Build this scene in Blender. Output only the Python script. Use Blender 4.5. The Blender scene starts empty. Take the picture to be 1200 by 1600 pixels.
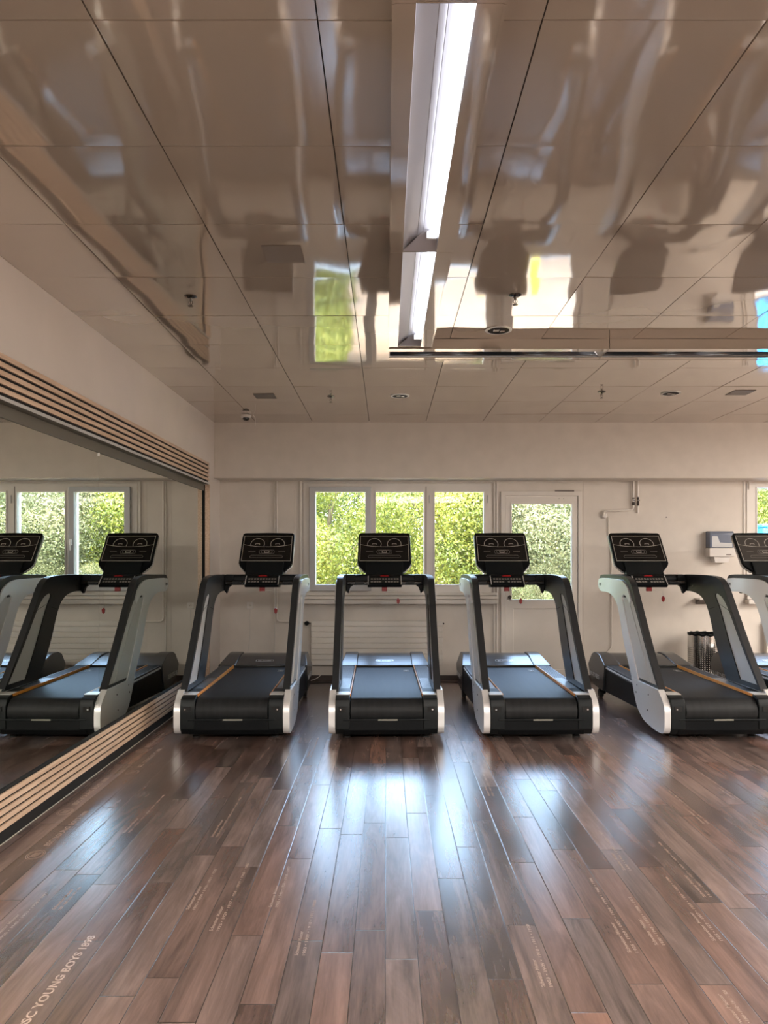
import bpy, bmesh, math, random
from mathutils import Vector, Matrix, noise
from mathutils.geometry import tessellate_polygon
random.seed(7)
C = bpy.context.scene.collection
SC = bpy.context.scene
PI = math.pi

# ------------------------------------------------------------------ camera
CH = 1.42            # camera height
FP = 1145.0          # focal length in px of a 1200x1600 frame
cam = bpy.data.objects.new('camera', bpy.data.cameras.new('camera'))
C.objects.link(cam)
cam.location = (0, 0, CH); cam.rotation_euler = (PI/2, 0, 0)
cam.data.sensor_fit = 'VERTICAL'; cam.data.sensor_height = 36.0
cam.data.lens = FP/1600*36.0
cam.data.shift_x = -4/1600; cam.data.shift_y = 70/1600
cam.data.clip_start = 0.05; cam.data.clip_end = 300
SC.camera = cam
# ------------------------------------------------------------------ world, sun, exposure
SC.view_settings.view_transform = 'Standard'; SC.view_settings.look = 'None'
SC.view_settings.gamma = 1; SC.view_settings.use_curve_mapping = False
SC.view_settings.exposure = 1.14
W = bpy.data.worlds.new('sky'); SC.world = W; W.use_nodes = True
wn = W.node_tree; bg = wn.nodes['Background']
sky = wn.nodes.new('ShaderNodeTexSky'); sky.sky_type = 'NISHITA'; sky.sun_disc = False
sky.sun_elevation = math.radians(48); sky.sun_rotation = math.radians(200); sky.air_density = 1.0; sky.dust_density = 2.5
hz = wn.nodes.new('ShaderNodeMix'); hz.data_type = 'RGBA'; hz.inputs['Factor'].default_value = .28      # thin high cloud
wn.links.new(sky.outputs[0], hz.inputs['A']); hz.inputs['B'].default_value = (1.05, 1.1, 1.16, 1)
wn.links.new(hz.outputs['Result'], bg.inputs[0]); bg.inputs[1].default_value = 2.7
sun = bpy.data.objects.new('sun', bpy.data.lights.new('sun', 'SUN')); C.objects.link(sun)
sun.data.energy = 2.1; sun.data.color = (1.0, .93, .78); sun.data.angle = math.radians(.6)
sun.rotation_euler = (math.radians(31), 0, math.radians(-28))   # shines towards +Y, over the building
def area_lamp(name, loc, sx, sy, watts, col=(1.0, .93, .85)):
    l = bpy.data.lights.new(name, 'AREA'); l.shape = 'RECTANGLE'; l.size = sx; l.size_y = sy; l.energy = watts; l.color = col
    o = bpy.data.objects.new(name, l); C.objects.link(o); o.location = loc; return o
# unseen area lamps added as fill light, behind the viewer and far right
for lx, ly, lw in ((.6, -1.6, 270), (4.2, -1.6, 130), (7.0, 1.6, 210), (7.0, 5.0, 180)):
    if lw: area_lamp('fill_lamp_light', (lx, ly, 2.86), 2.6, 2.0, lw)
TUBE_E = 3.4
# ------------------------------------------------------------------ materials
def mat(name, col, rough=.5, metal=0., spec=.5, coat=0., emis=None, es=0., trans=0., aniso=0.):
    m = bpy.data.materials.new(name); m.use_nodes = True
    b = m.node_tree.nodes['Principled BSDF']
    b.inputs['Base Color'].default_value = (*col, 1); b.inputs['Roughness'].default_value = rough
    b.inputs['Metallic'].default_value = metal; b.inputs['Specular IOR Level'].default_value = spec
    b.inputs['Coat Weight'].default_value = coat; b.inputs['Coat Roughness'].default_value = .05
    if emis: b.inputs['Emission Color'].default_value = (*emis, 1); b.inputs['Emission Strength'].default_value = es
    b.inputs['Transmission Weight'].default_value = trans
    return m
def nd(m, t, **k):
    n = m.node_tree.nodes.new(t)
    for a, v in k.items(): setattr(n, a, v)
    return n
def lk(m, a, b): m.node_tree.links.new(a, b)
def mth(m, op, a, b=None, c=None):
    n = nd(m, 'ShaderNodeMath', operation=op)
    for i, v in enumerate((a, b, c)):
        if v is None: continue
        if isinstance(v, (int, float)): n.inputs[i].default_value = v
        else: lk(m, v, n.inputs[i])
    return n.outputs[0]
def noisy(m, scale=(20, 20, 20), amt=.15, bump=0., dist=.002, detail=4, rough_amt=0.):
    """colour variation and bump from object-space noise"""
    b = m.node_tree.nodes['Principled BSDF']; col = b.inputs['Base Color'].default_value[:]
    tc = nd(m, 'ShaderNodeTexCoord'); mp = nd(m, 'ShaderNodeMapping'); mp.inputs['Scale'].default_value = scale
    nz = nd(m, 'ShaderNodeTexNoise'); nz.inputs['Scale'].default_value = 1; nz.inputs['Detail'].default_value = detail
    lk(m, tc.outputs['Object'], mp.inputs[0]); lk(m, mp.outputs[0], nz.inputs['Vector'])
    r = nd(m, 'ShaderNodeMapRange'); r.inputs['From Min'].default_value = .3; r.inputs['From Max'].default_value = .7
    r.inputs['To Min'].default_value = 1-amt; r.inputs['To Max'].default_value = 1+amt
    lk(m, nz.outputs[0], r.inputs[0])
    vm = nd(m, 'ShaderNodeVectorMath', operation='SCALE'); vm.inputs[0].default_value = col[:3]
    lk(m, r.outputs[0], vm.inputs['Scale']); lk(m, vm.outputs[0], b.inputs['Base Color'])
    if bump:
        bp = nd(m, 'ShaderNodeBump'); bp.inputs['Strength'].default_value = bump; bp.inputs['Distance'].default_value = dist
        lk(m, nz.outputs[0], bp.inputs['Height']); lk(m, bp.outputs[0], b.inputs['Normal'])
    return m
M = {}
M['wall'] = noisy(mat('wall_paint', (.67, .61, .545), .55), (6, 6, 6), .035, .15, .002)
M['walldark'] = noisy(mat('unseen_dark_wall', (.10, .09, .085), .6), (4, 4, 4), .05)  # unseen rear wall, darkened to dim reflections on the treadmill fronts
M['wallR'] = noisy(mat('wall_paint_smooth', (.70, .64, .59), .5), (3, 3, 3), .03)
M['trim'] = noisy(mat('painted_wood_trim', (.71, .66, .60), .32), (4, 4, 4), .03)
M['white'] = mat('white_lacquer', (.74, .70, .66), .3)
M['greyal'] = mat('grey_window_sash', (.43, .43, .43), .35, .2)
M['ceil'] = mat('glossy_ceiling_panel', (.50, .42, .34), .055, .34, 1.0, coat=1.0)
M['ceilgap'] = mat('ceiling_gap', (.03, .025, .02), .8)
M['blackp'] = noisy(mat('black_plastic', (.004, .005, .006), .42, 0, .14), (60, 60, 60), .15, .05)
M['darkp'] = noisy(mat('charcoal_plastic', (.006, .008, .009), .40, .0, .2), (50, 50, 50), .1)
M['darkm'] = mat('charcoal_painted_metal', (.020, .022, .024), .36, .1, .4)
M['silver'] = mat('silver_paint', (.82, .82, .82), .36, .5)
M['silverp'] = mat('pale_silver_plastic', (.60, .595, .58), .34, .35)
M['hood'] = mat('motor_hood_grey', (.028, .031, .034), .25, .1, .7)
M['rail'] = noisy(mat('ribbed_foot_rail', (.035, .038, .042), .36, .2, .5), (90, 8, 8), .4, .3)
M['belt'] = noisy(mat('running_belt_rubber', (.013, .014, .015), .55, 0, .25), (30, 2.5, 3), .22, .12)
M['orange'] = mat('orange_strip', (.75, .30, .045), .35)
M['red'] = mat('red_plastic', (.30, .008, .010), .4)
M['glossblack'] = mat('glossy_display_glass', (.006, .006, .006), .08, 0, .7)
M['print'] = mat('pale_display_print', (.42, .39, .35), .4)
M['printd'] = mat('dim_display_print', (.13, .12, .11), .4)
M['chrome'] = mat('chrome', (.62, .61, .59), .09, 1.)
M['rubber'] = mat('black_rubber', (.01, .01, .01), .7)
M['frameg'] = mat('grey_frame_strip', (.115, .105, .085), .5)
M['plate'] = noisy(mat('grey_tread_plate', (.16, .17, .18), .34, .5), (90, 60, 10), .35, .2)
M['dchrome'] = mat('dark_chrome', (.20, .19, .18), .2, 1.)
M['brown'] = mat('brown_baseboard', (.045, .030, .024), .45)
M['lettering2'] = mat('faint_floor_lettering', (.36, .26, .21), .35)
M['lettering'] = noisy(mat('floor_lettering', (.50, .37, .31), .35), (60, 60, 60), .25)
for k_ in ('lettering', 'lettering2'):
    b_ = M[k_].node_tree.nodes['Principled BSDF']; b_.inputs['IOR'].default_value = 1.62; b_.inputs['Specular IOR Level'].default_value = .8; b_.inputs['Roughness'].default_value = .27
M['slatback'] = mat('black_felt_backing', (.006, .006, .006), .9)
M['mirror'] = mat('mirror_silvering', (.80, .84, .79), .0, 1.)
M['sticker'] = mat('matte_grey_cover', (.17, .14, .12), .6)
M['tube'] = mat('fluorescent_tube', (1, 1, 1), .4, emis=(.86, .90, 1.0), es=TUBE_E)
M['tubeoff'] = mat('unlit_tube', (.75, .75, .75), .3)
M['reflector'] = mat('lamp_reflector', (.42, .41, .43), .30, .4)
M['reflectord'] = mat('specular_lamp_louvre', (.45, .46, .48), .10, 1.)
M['label'] = mat('silver_label', (.50, .48, .40), .4)
M['dispblue'] = mat('smoky_blue_plastic', (.16, .19, .26), .12, 0, .7, coat=.5)
M['bluebox'] = mat('blue_container_paint', (.03, .28, .62), .4)
M['yellow'] = mat('yellow_paint', (.9, .62, .02), .5)
M['hole'] = mat('dark_hole', (.008, .008, .008), .8)
M['cable'] = mat('white_cable', (.6, .57, .53), .5)

def wood_mat():
    m = mat('oak_slat', (.48, .33, .23), .45); b = m.node_tree.nodes['Principled BSDF']
    tc = nd(m, 'ShaderNodeTexCoord'); mp = nd(m, 'ShaderNodeMapping'); mp.inputs['Scale'].default_value = (60, 2.2, 60)
    nz = nd(m, 'ShaderNodeTexNoise'); nz.inputs['Scale'].default_value = 1; nz.inputs['Detail'].default_value = 6
    lk(m, tc.outputs['Object'], mp.inputs[0]); lk(m, mp.outputs[0], nz.inputs['Vector'])
    cr = nd(m, 'ShaderNodeValToRGB'); e = cr.color_ramp.elements
    e[0].position = .3; e[0].color = (.50, .345, .24, 1); e[1].position = .7; e[1].color = (.72, .54, .40, 1)
    lk(m, nz.outputs[0], cr.inputs[0]); lk(m, cr.outputs[0], b.inputs['Base Color'])
    return m
M['oak'] = wood_mat()

def floor_mat():
    m = mat('plank_vinyl_floor', (.1, .06, .05), .3); b = m.node_tree.nodes['Principled BSDF']
    Wd, L = .1155, 1.12
    tc = nd(m, 'ShaderNodeTexCoord'); sp = nd(m, 'ShaderNodeSeparateXYZ'); lk(m, tc.outputs['Object'], sp.inputs[0])
    xs = mth(m, 'DIVIDE', mth(m, 'ADD', sp.outputs[0], 1.1595), Wd)
    col = mth(m, 'FLOOR', xs); fx = mth(m, 'SUBTRACT', xs, col)
    wn1 = nd(m, 'ShaderNodeTexWhiteNoise', noise_dimensions='1D'); lk(m, col, wn1.inputs['W'])
    ys = mth(m, 'ADD', mth(m, 'DIVIDE', sp.outputs[1], L), wn1.outputs[0])
    row = mth(m, 'FLOOR', ys); fy = mth(m, 'SUBTRACT', ys, row)
    cid = nd(m, 'ShaderNodeCombineXYZ'); lk(m, col, cid.inputs[0]); lk(m, row, cid.inputs[1])
    wn2 = nd(m, 'ShaderNodeTexWhiteNoise', noise_dimensions='2D'); lk(m, cid.outputs[0], wn2.inputs['Vector'])
    # grain coordinates, shifted per plank
    off = nd(m, 'ShaderNodeVectorMath', operation='SCALE'); lk(m, wn2.outputs['Color'], off.inputs[0]); off.inputs['Scale'].default_value = 31.
    ad = nd(m, 'ShaderNodeVectorMath', operation='ADD'); lk(m, tc.outputs['Object'], ad.inputs[0]); lk(m, off.outputs[0], ad.inputs[1])
    def nz(scale, det, rg=.55, dis=0.):
        mp = nd(m, 'ShaderNodeMapping'); mp.inputs['Scale'].default_value = scale; lk(m, ad.outputs[0], mp.inputs[0])
        n = nd(m, 'ShaderNodeTexNoise'); n.inputs['Scale'].default_value = 1; n.inputs['Detail'].default_value = det
        n.inputs['Roughness'].default_value = rg; n.inputs['Distortion'].default_value = dis
        lk(m, mp.outputs[0], n.inputs['Vector']); return n.outputs[0]
    big = nz((11, 1.7, 1), 5, .6, .7); fine = nz((70, 3.5, 1), 5, .65, .4)
    cr = nd(m, 'ShaderNodeValToRGB'); e = cr.color_ramp.elements
    e[0].position = .28; e[0].color = (.046, .029, .024, 1); e[1].position = .74; e[1].color = (.270, .155, .118, 1)
    x = e.new(.45); x.color = (.120, .071, .057, 1)
    x = e.new(.58); x.color = (.178, .104, .082, 1)
    mixv = mth(m, 'ADD', mth(m, 'MULTIPLY', big, .72), mth(m, 'MULTIPLY', fine, .28))
    mixv = mth(m, 'ADD', mixv, mth(m, 'MULTIPLY', mth(m, 'SUBTRACT', wn2.outputs[0], .5), .26))
    lk(m, mixv, cr.inputs[0])
    # some planks greyer
    hs = nd(m, 'ShaderNodeHueSaturation'); lk(m, cr.outputs[0], hs.inputs['Color'])
    sepc = nd(m, 'ShaderNodeSeparateColor'); lk(m, wn2.outputs['Color'], sepc.inputs[0])
    lk(m, mth(m, 'ADD', .60, mth(m, 'MULTIPLY', sepc.outputs[1], .45)), hs.inputs['Saturation'])
    ex = mth(m, 'MULTIPLY', mth(m, 'MINIMUM', fx, mth(m, 'SUBTRACT', 1., fx)), Wd)
    ey = mth(m, 'MULTIPLY', mth(m, 'MINIMUM', fy, mth(m, 'SUBTRACT', 1., fy)), L)
    ed = mth(m, 'MINIMUM', ex, ey)
    line = nd(m, 'ShaderNodeMapRange'); line.inputs['From Min'].default_value = .0007; line.inputs['From Max'].default_value = .0019
    lk(m, ed, line.inputs[0])
    mx = nd(m, 'ShaderNodeMix', data_type='RGBA'); lk(m, line.outputs[0], mx.inputs['Factor'])
    mx.inputs['A'].default_value = (.018, .012, .010, 1); lk(m, hs.outputs[0], mx.inputs['B'])
    lk(m, mx.outputs['Result'], b.inputs['Base Color'])
    bv = nd(m, 'ShaderNodeMapRange'); bv.inputs['From Min'].default_value = 0; bv.inputs['From Max'].default_value = .003; lk(m, ed, bv.inputs[0])
    h = mth(m, 'ADD', bv.outputs[0], mth(m, 'MULTIPLY', fine, .18))
    bp = nd(m, 'ShaderNodeBump'); bp.inputs['Strength'].default_value = .5; bp.inputs['Distance'].default_value = .0008
    lk(m, h, bp.inputs['Height']); lk(m, bp.outputs[0], b.inputs['Normal'])
    rr = nd(m, 'ShaderNodeMapRange'); rr.inputs['To Min'].default_value = .20; rr.inputs['To Max'].default_value = .27
    lk(m, big, rr.inputs[0]); lk(m, rr.outputs[0], b.inputs['Roughness'])
    b.inputs['Specular IOR Level'].default_value = 1.0; b.inputs['IOR'].default_value = 1.62
    return m
M['floor'] = floor_mat()

def glass_mat():
    m = bpy.data.materials.new('window_glass'); m.use_nodes = True; t = m.node_tree; t.nodes.clear()
    o = t.nodes.new('ShaderNodeOutputMaterial'); mx = t.nodes.new('ShaderNodeMixShader'); tr = t.nodes.new('ShaderNodeBsdfTransparent')
    g = t.nodes.new('ShaderNodeBsdfGlossy'); g.inputs['Roughness'].default_value = .01; f = t.nodes.new('ShaderNodeFresnel'); f.inputs[0].default_value = 1.22
    tr.inputs[0].default_value = (.95, .97, .95, 1)
    t.links.new(f.outputs[0], mx.inputs[0]); t.links.new(tr.outputs[0], mx.inputs[1]); t.links.new(g.outputs[0], mx.inputs[2]); t.links.new(mx.outputs[0], o.inputs[0])
    return m
M['glass'] = glass_mat()

def leaf_mat(name, c1, c2, c3):
    m = mat(name, c1, .45); t = m.node_tree; b = t.nodes['Principled BSDF']; o = t.nodes['Material Output']
    g = nd(m, 'ShaderNodeNewGeometry'); oi = nd(m, 'ShaderNodeObjectInfo')
    cr = nd(m, 'ShaderNodeValToRGB'); e = cr.color_ramp.elements
    e[0].position = 0.; e[0].color = (*c1, 1); e[1].position = 1.; e[1].color = (*c3, 1); x = e.new(.5); x.color = (*c2, 1)
    tc = nd(m, 'ShaderNodeTexCoord'); n = nd(m, 'ShaderNodeTexNoise'); n.inputs['Scale'].default_value = 1.3; lk(m, tc.outputs['Object'], n.inputs['Vector'])
    v = mth(m, 'ADD', mth(m, 'MULTIPLY', g.outputs['Random Per Island'], .5), mth(m, 'MULTIPLY', mth(m, 'SUBTRACT', n.outputs[0], .3), 1.2))
    lk(m, v, cr.inputs[0]); lk(m, cr.outputs[0], b.inputs['Base Color'])
    tl = nd(m, 'ShaderNodeBsdfTranslucent'); lk(m, cr.outputs[0], tl.inputs[0]); mx = nd(m, 'ShaderNodeMixShader'); mx.inputs[0].default_value = .45
    lk(m, b.outputs[0], mx.inputs[1]); lk(m, tl.outputs[0], mx.inputs[2]); lk(m, mx.outputs[0], o.inputs[0])
    return m
M['leafA'] = leaf_mat('leaves_yellow_green', (.035, .06, .010), (.15, .18, .025), (.42, .38, .08))
M['leafB'] = leaf_mat('leaves_mid_green', (.015, .03, .010), (.07, .10, .025), (.28, .27, .08))
M['leafC'] = leaf_mat('leaves_pale_olive', (.035, .05, .022), (.13, .145, .06), (.42, .38, .21))
M['bark'] = noisy(mat('bark', (.10, .085, .05), .8), (20, 20, 5), .4)
M['ground'] = noisy(mat('pale_paving', (.23, .17, .12), .8), (2, 2, 2), .12)
M['grass'] = noisy(mat('grass', (.20, .30, .05), .8), (5, 5, 5), .3)

# ------------------------------------------------------------------ helpers
def obj(name, bm, m=None, parent=None, smooth=35, bevel=0.):
    me = bpy.data.meshes.new(name)
    bmesh.ops.recalc_face_normals(bm, faces=bm.faces)
    bm.to_mesh(me); bm.free()
    if m is not None:
        for x in (m if isinstance(m, (list, tuple)) else [m]): me.materials.append(x)
    if smooth:
        for p in me.polygons: p.use_smooth = True
        me.set_sharp_from_angle(angle=math.radians(smooth))
    o = bpy.data.objects.new(name, me); C.objects.link(o)
    if parent is not None: o.parent = parent
    if bevel:
        md = o.modifiers.new('bevel', 'BEVEL'); md.width = bevel; md.segments = 2; md.limit_method = 'ANGLE'; md.angle_limit = math.radians(40)
        md.harden_normals = False
    return o
def B(): return bmesh.new()
def box(bm, x0, x1, y0, y1, z0, z1, mi=0):
    v = [bm.verts.new((x, y, z)) for x in (x0, x1) for y in (y0, y1) for z in (z0, z1)]
    for f in ((0, 1, 3, 2), (4, 6, 7, 5), (0, 4, 5, 1), (2, 3, 7, 6), (0, 2, 6, 4), (1, 5, 7, 3)):
        bm.faces.new([v[i] for i in f]).material_index = mi
    return bm
def prism(bm, poly, fn, d0, d1, holes=(), mi=0):
    """extrude the 2D polygon (with holes) from depth d0 to d1; fn(u, v, d) -> xyz"""
    loops = [list(poly)] + [list(h) for h in holes]
    tri = tessellate_polygon([[Vector((p[0], p[1], 0)) for p in l] for l in loops])
    flat = [p for l in loops for p in l]
    va = [bm.verts.new(fn(p[0], p[1], d0)) for p in flat]; vb = [bm.verts.new(fn(p[0], p[1], d1)) for p in flat]
    for t in tri:
        bm.faces.new([va[i] for i in t]).material_index = mi; bm.faces.new([vb[i] for i in reversed(t)]).material_index = mi
    k = 0
    for l in loops:
        n = len(l)
        for i in range(n):
            a, b = k+i, k+(i+1) % n
            bm.faces.new((va[a], va[b], vb[b], vb[a])).material_index = mi
        k += n
    return bm
def tube(bm, pts, r, seg=10, caps=True, mi=0):
    pts = [Vector(p) for p in pts]; rings = []
    up0 = None
    for i, p in enumerate(pts):
        d = (pts[min(i+1, len(pts)-1)] - pts[max(i-1, 0)]).normalized()
        if up0 is None or abs(up0.dot(d)) > .98: up0 = Vector((0, 0, 1)) if abs(d.z) < .9 else Vector((1, 0, 0))
        a = d.cross(up0).normalized(); b = a.cross(d).normalized(); up0 = b
        rr = r[i] if isinstance(r, (list, tuple)) else r
        rings.append([bm.verts.new(p + a*math.cos(2*PI*k/seg)*rr + b*math.sin(2*PI*k/seg)*rr) for k in range(seg)])
    for q, s in zip(rings, rings[1:]):
        for k in range(seg): bm.faces.new((q[k], q[(k+1) % seg], s[(k+1) % seg], s[k])).material_index = mi
    if caps:
        bm.faces.new(rings[0]).material_index = mi; bm.faces.new(list(reversed(rings[-1]))).material_index = mi
    return bm
def lathe(bm, prof, c=(0, 0, 0), axis='z', seg=24):
    rings = []
    for r, h in prof:
        ring = []
        for k in range(seg):
            a = 2*PI*k/seg; u, v = r*math.cos(a), r*math.sin(a)
            p = (u, v, h) if axis == 'z' else (u, h, v) if axis == 'y' else (h, u, v)
            ring.append(bm.verts.new((p[0]+c[0], p[1]+c[1], p[2]+c[2])))
        rings.append(ring)
    for q, s in zip(rings, rings[1:]):
        for k in range(seg): bm.faces.new((q[k], q[(k+1) % seg], s[(k+1) % seg], s[k]))
    bm.faces.new(rings[0]); bm.faces.new(list(reversed(rings[-1])))
    return bm
def ribbon(bm, pts, w, fn, closed=False):
    """flat line of width w along the 2D points"""
    n = len(pts); L = []; R = []
    for i, p in enumerate(pts):
        a = pts[(i-1) % n] if (closed or i > 0) else p; b = pts[(i+1) % n] if (closed or i < n-1) else p
        d1 = Vector((p[0]-a[0], p[1]-a[1])); d2 = Vector((b[0]-p[0], b[1]-p[1]))
        if d1.length < 1e-9: d1 = d2.copy()
        if d2.length < 1e-9: d2 = d1.copy()
        d1.normalize(); d2.normalize(); t = (d1+d2).normalized(); nn = Vector((-t.y, t.x)); k = w/2/max(.4, nn.dot(Vector((-d1.y, d1.x))))
        L.append(bm.verts.new(fn(p[0]+nn.x*k, p[1]+nn.y*k))); R.append(bm.verts.new(fn(p[0]-nn.x*k, p[1]-nn.y*k)))
    for i in range(n if closed else n-1):
        j = (i+1) % n; bm.faces.new((L[i], L[j], R[j], R[i]))
    return bm
def text_mesh(name, s, size, m, parent=None, matrix=None, offset=0., ext=.0004, align='LEFT', spacing=1.):
    cu = bpy.data.curves.new(name+'_curve', 'FONT'); cu.body = s; cu.size = size; cu.offset = offset; cu.extrude = ext
    cu.align_x = align; cu.align_y = 'CENTER'; cu.space_character = spacing; cu.resolution_u = 3
    t = bpy.data.objects.new(name+'_tmp', cu); C.objects.link(t)
    dg = bpy.context.evaluated_depsgraph_get(); dg.update()
    me = bpy.data.meshes.new_from_object(t.evaluated_get(dg)); bpy.data.objects.remove(t); bpy.data.curves.remove(cu)
    me.name = name; me.materials.clear(); me.materials.append(m)
    if matrix is not None: me.transform(matrix)
    o = bpy.data.objects.new(name, me); C.objects.link(o)
    if parent is not None: o.parent = parent
    return o
def frame_mat(origin, ux, uy):
    ux = Vector(ux).normalized(); uy = Vector(uy).normalized(); uz = ux.cross(uy)
    m = Matrix((ux, uy, uz)).transposed().to_4x4(); m.translation = Vector(origin); return m
def thing(name, label, cat, loc=(0, 0, 0), group=None, rz=0.):
    o = bpy.data.objects.new(name, None); C.objects.link(o); o.location = loc; o.rotation_euler = (0, 0, rz); o.empty_display_size = .1
    return tag(o, label, cat, group)
def tag(o, label, cat, group=None):
    o['label'] = label; o['category'] = cat
    if group: o['group'] = group
    return o
def struct(name, bm, m, smooth=0, parent=None, bevel=0.):
    o = obj(name, bm, m, parent, smooth, bevel)
    if parent is None: o['kind'] = 'structure'
    return o
def dup(o, parent=None):
    c = o.copy(); C.objects.link(c); c.parent = parent
    for ch in list(o.children): dup(ch, c)
    return c

# ------------------------------------------------------------------ measures
ZC = 2.914           # ceiling height
YB, YW = 8.15, 8.45  # face of the beam, window wall
XL = -1.92           # left wall
XR, YN = 8.6, -3.6   # right wall and wall behind
ZB = 2.295           # underside of the beam
def wx(px): return (px-604)*YW/FP
def wz(py): return CH-(py-870)*YW/FP
def at(px, py, Y): return Vector(((px-604)*Y/FP, Y, CH-(py-870)*Y/FP))

# ------------------------------------------------------------------ room shell
b = B(); box(b, XL-.2, XR+.2, YN-.2, YW+.25, -.12, 0); FLOOR = struct('floor', b, M['floor'])
# ceiling: glossy metal panels, each a slightly buckled sheet, with dark joints
b = B()
X0, Y0, TP = -.192, 2.04, .626
i0 = int(math.floor((XL-X0)/TP))-0; i1 = int(math.ceil((XR-X0)/TP)); j0 = int(math.floor((YN-Y0)/TP)); j1 = int(math.ceil((YB-Y0)/TP))
for i in range(i0, i1):
    for j in range(j0, j1):
        xa, xb = X0+i*TP+.0022, X0+(i+1)*TP-.0022; ya, yb = Y0+j*TP+.0022, Y0+(j+1)*TP-.0022
        xa = max(xa, XL+.001); yb = min(yb, YB-.001)
        if xb-xa < .05 or yb-ya < .02: continue
        tx, ty, sag = random.gauss(0, .0022), random.gauss(0, .0022), random.uniform(.0006, .0024)
        N = 10; vs = []
        for p in range(N+1):
            for q in range(N+1):
                u, v = p/N, q/N; x = xa+(xb-xa)*u; y = ya+(yb-ya)*v
                z = ZC + tx*(u-.5)*TP + ty*(v-.5)*TP - sag*(1-(2*u-1)**2)*(1-(2*v-1)**2)
                z += .0016*noise.noise(Vector((x*3.1+i*7.3, y*1.7+j*3.1, 3.)))*min(1, 6*u*(1-u)) + .0006*noise.noise(Vector((x*9, y*5, 8.)))
                vs.append(b.verts.new((x, y, z)))
        for p in range(N):
            for q in range(N):
                k = p*(N+1)+q; b.faces.new((vs[k], vs[k+1], vs[k+N+2], vs[k+N+1]))
        e = [vs[q] for q in range(N+1)] + [vs[p*(N+1)+N] for p in range(1, N+1)] + [vs[N*(N+1)+q] for q in range(N-1, -1, -1)] + [vs[p*(N+1)] for p in range(N-1, 0, -1)]
        up = [b.verts.new((v.co.x, v.co.y, ZC+.014)) for v in e]
        for k in range(len(e)): b.faces.new((e[k], e[(k+1) % len(e)], up[(k+1) % len(e)], up[k]))
bmesh.ops.recalc_face_normals(b, faces=b.faces)
CEIL = struct('ceiling', b, M['ceil'], smooth=25)
b = B(); box(b, XL-.2, XR+.2, YN-.2, YW+.3, ZC+.016, ZC+.25); struct('ceiling_slab', b, M['ceilgap'])
b = B(); box(b, XL-.2, XL, YN, YW+.25, 0, ZC+.015); struct('wall_left', b, M['wallR'])
b = B(); box(b, XR, XR+.2, YN, YW+.25, 0, ZC+.015); struct('wall_right', b, M['wall'])
b = B(); box(b, XL, XR, YN-.2, YN, 0, ZC+.015); struct('wall_behind', b, M['walldark'])
b = B(); box(b, XL, XR, YB, YW+.25, ZB, ZC+.016); struct('trim_beam', b, M['wall'], bevel=.004)
# openings in the window wall  (px left, px right, py top, py bottom)
WIN1 = (wx(480), wx(768), wz(926), wz(759))
DOOR = (wx(788), wx(903), 0.0, wz(775))
WIN2 = (wx(1172), wx(1172)+2.1, wz(926), wz(759))
WIN3 = (6.7, 8.3, wz(926), wz(759))
TW = .22
b = B()
def wallbox(x0, x1, z0, z1): box(b, x0, x1, YW, YW+TW, z0, z1)
wallbox(XL, WIN1[0], 0, ZB); wallbox(WIN1[0], WIN1[1], 0, WIN1[2]); wallbox(WIN1[0], WIN1[1], WIN1[3], ZB)
wallbox(WIN1[1], DOOR[0], 0, ZB); wallbox(DOOR[0], DOOR[1], DOOR[3], ZB); wallbox(DOOR[1], WIN2[0], 0, ZB)
wallbox(WIN2[0], WIN2[1], 0, WIN2[2]); wallbox(WIN2[0], WIN2[1], WIN2[3], ZB); wallbox(WIN2[1], WIN3[0], 0, ZB)
wallbox(WIN3[0], WIN3[1], 0, WIN3[2]); wallbox(WIN3[0], WIN3[1], WIN3[3], ZB); wallbox(WIN3[1], XR, 0, ZB)
struct('wall_far', b, M['wall'])
b = B(); box(b, XL, XR, YW-.012, YW, 0, .055); struct('baseboard_far', b, M['brown'], bevel=.002)
b = B(); box(b, XR-.012, XR, YN, YW-.012, 0, .055); struct('baseboard_right', b, M['brown'])

def win_frame(name, x0, x1, z0, z1, panes, casing=True):
    """painted frame; panes = glass rectangles (xa, xb, za, zb)"""
    fr = B(); o = .085
    prism(fr, [(x0, z0), (x1, z0), (x1, z1), (x0, z1)], lambda u, v, d: (u, d, v), YW-.012, YW+.09,
          holes=[[(p[0], p[2]), (p[1], p[2]), (p[1], p[3]), (p[0], p[3])] for p in panes])
    root = struct(name, fr, M['trim'], bevel=.003)
    for p in panes:
        bb = B()      # glazing bead
        prism(bb, [(p[0]-.012, p[2]-.012), (p[1]+.012, p[2]-.012), (p[1]+.012, p[3]+.012), (p[0]-.012, p[3]+.012)], lambda u, v, d: (u, d, v), YW-.020, YW-.0122,
              holes=[[(p[0]+.002, p[2]+.002), (p[1]-.002, p[2]+.002), (p[1]-.002, p[3]-.002), (p[0]+.002, p[3]-.002)]])
        obj('glazing_bead', bb, M['white'], root, 0, .002)
        g = B(); box(g, p[0], p[1], YW+.030, YW+.036, p[2], p[3]); obj('pane', g, M['glass'], root, 0)
    return root
gz0, gz1 = wz(913.5), wz(768.5)
w1 = win_frame('window_1', wx(474), wx(768), wz(927), wz(755), [(wx(493), wx(571), gz0, gz1), (wx(587), wx(662), gz0, gz1), (wx(679), wx(756), gz0, gz1)])
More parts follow.
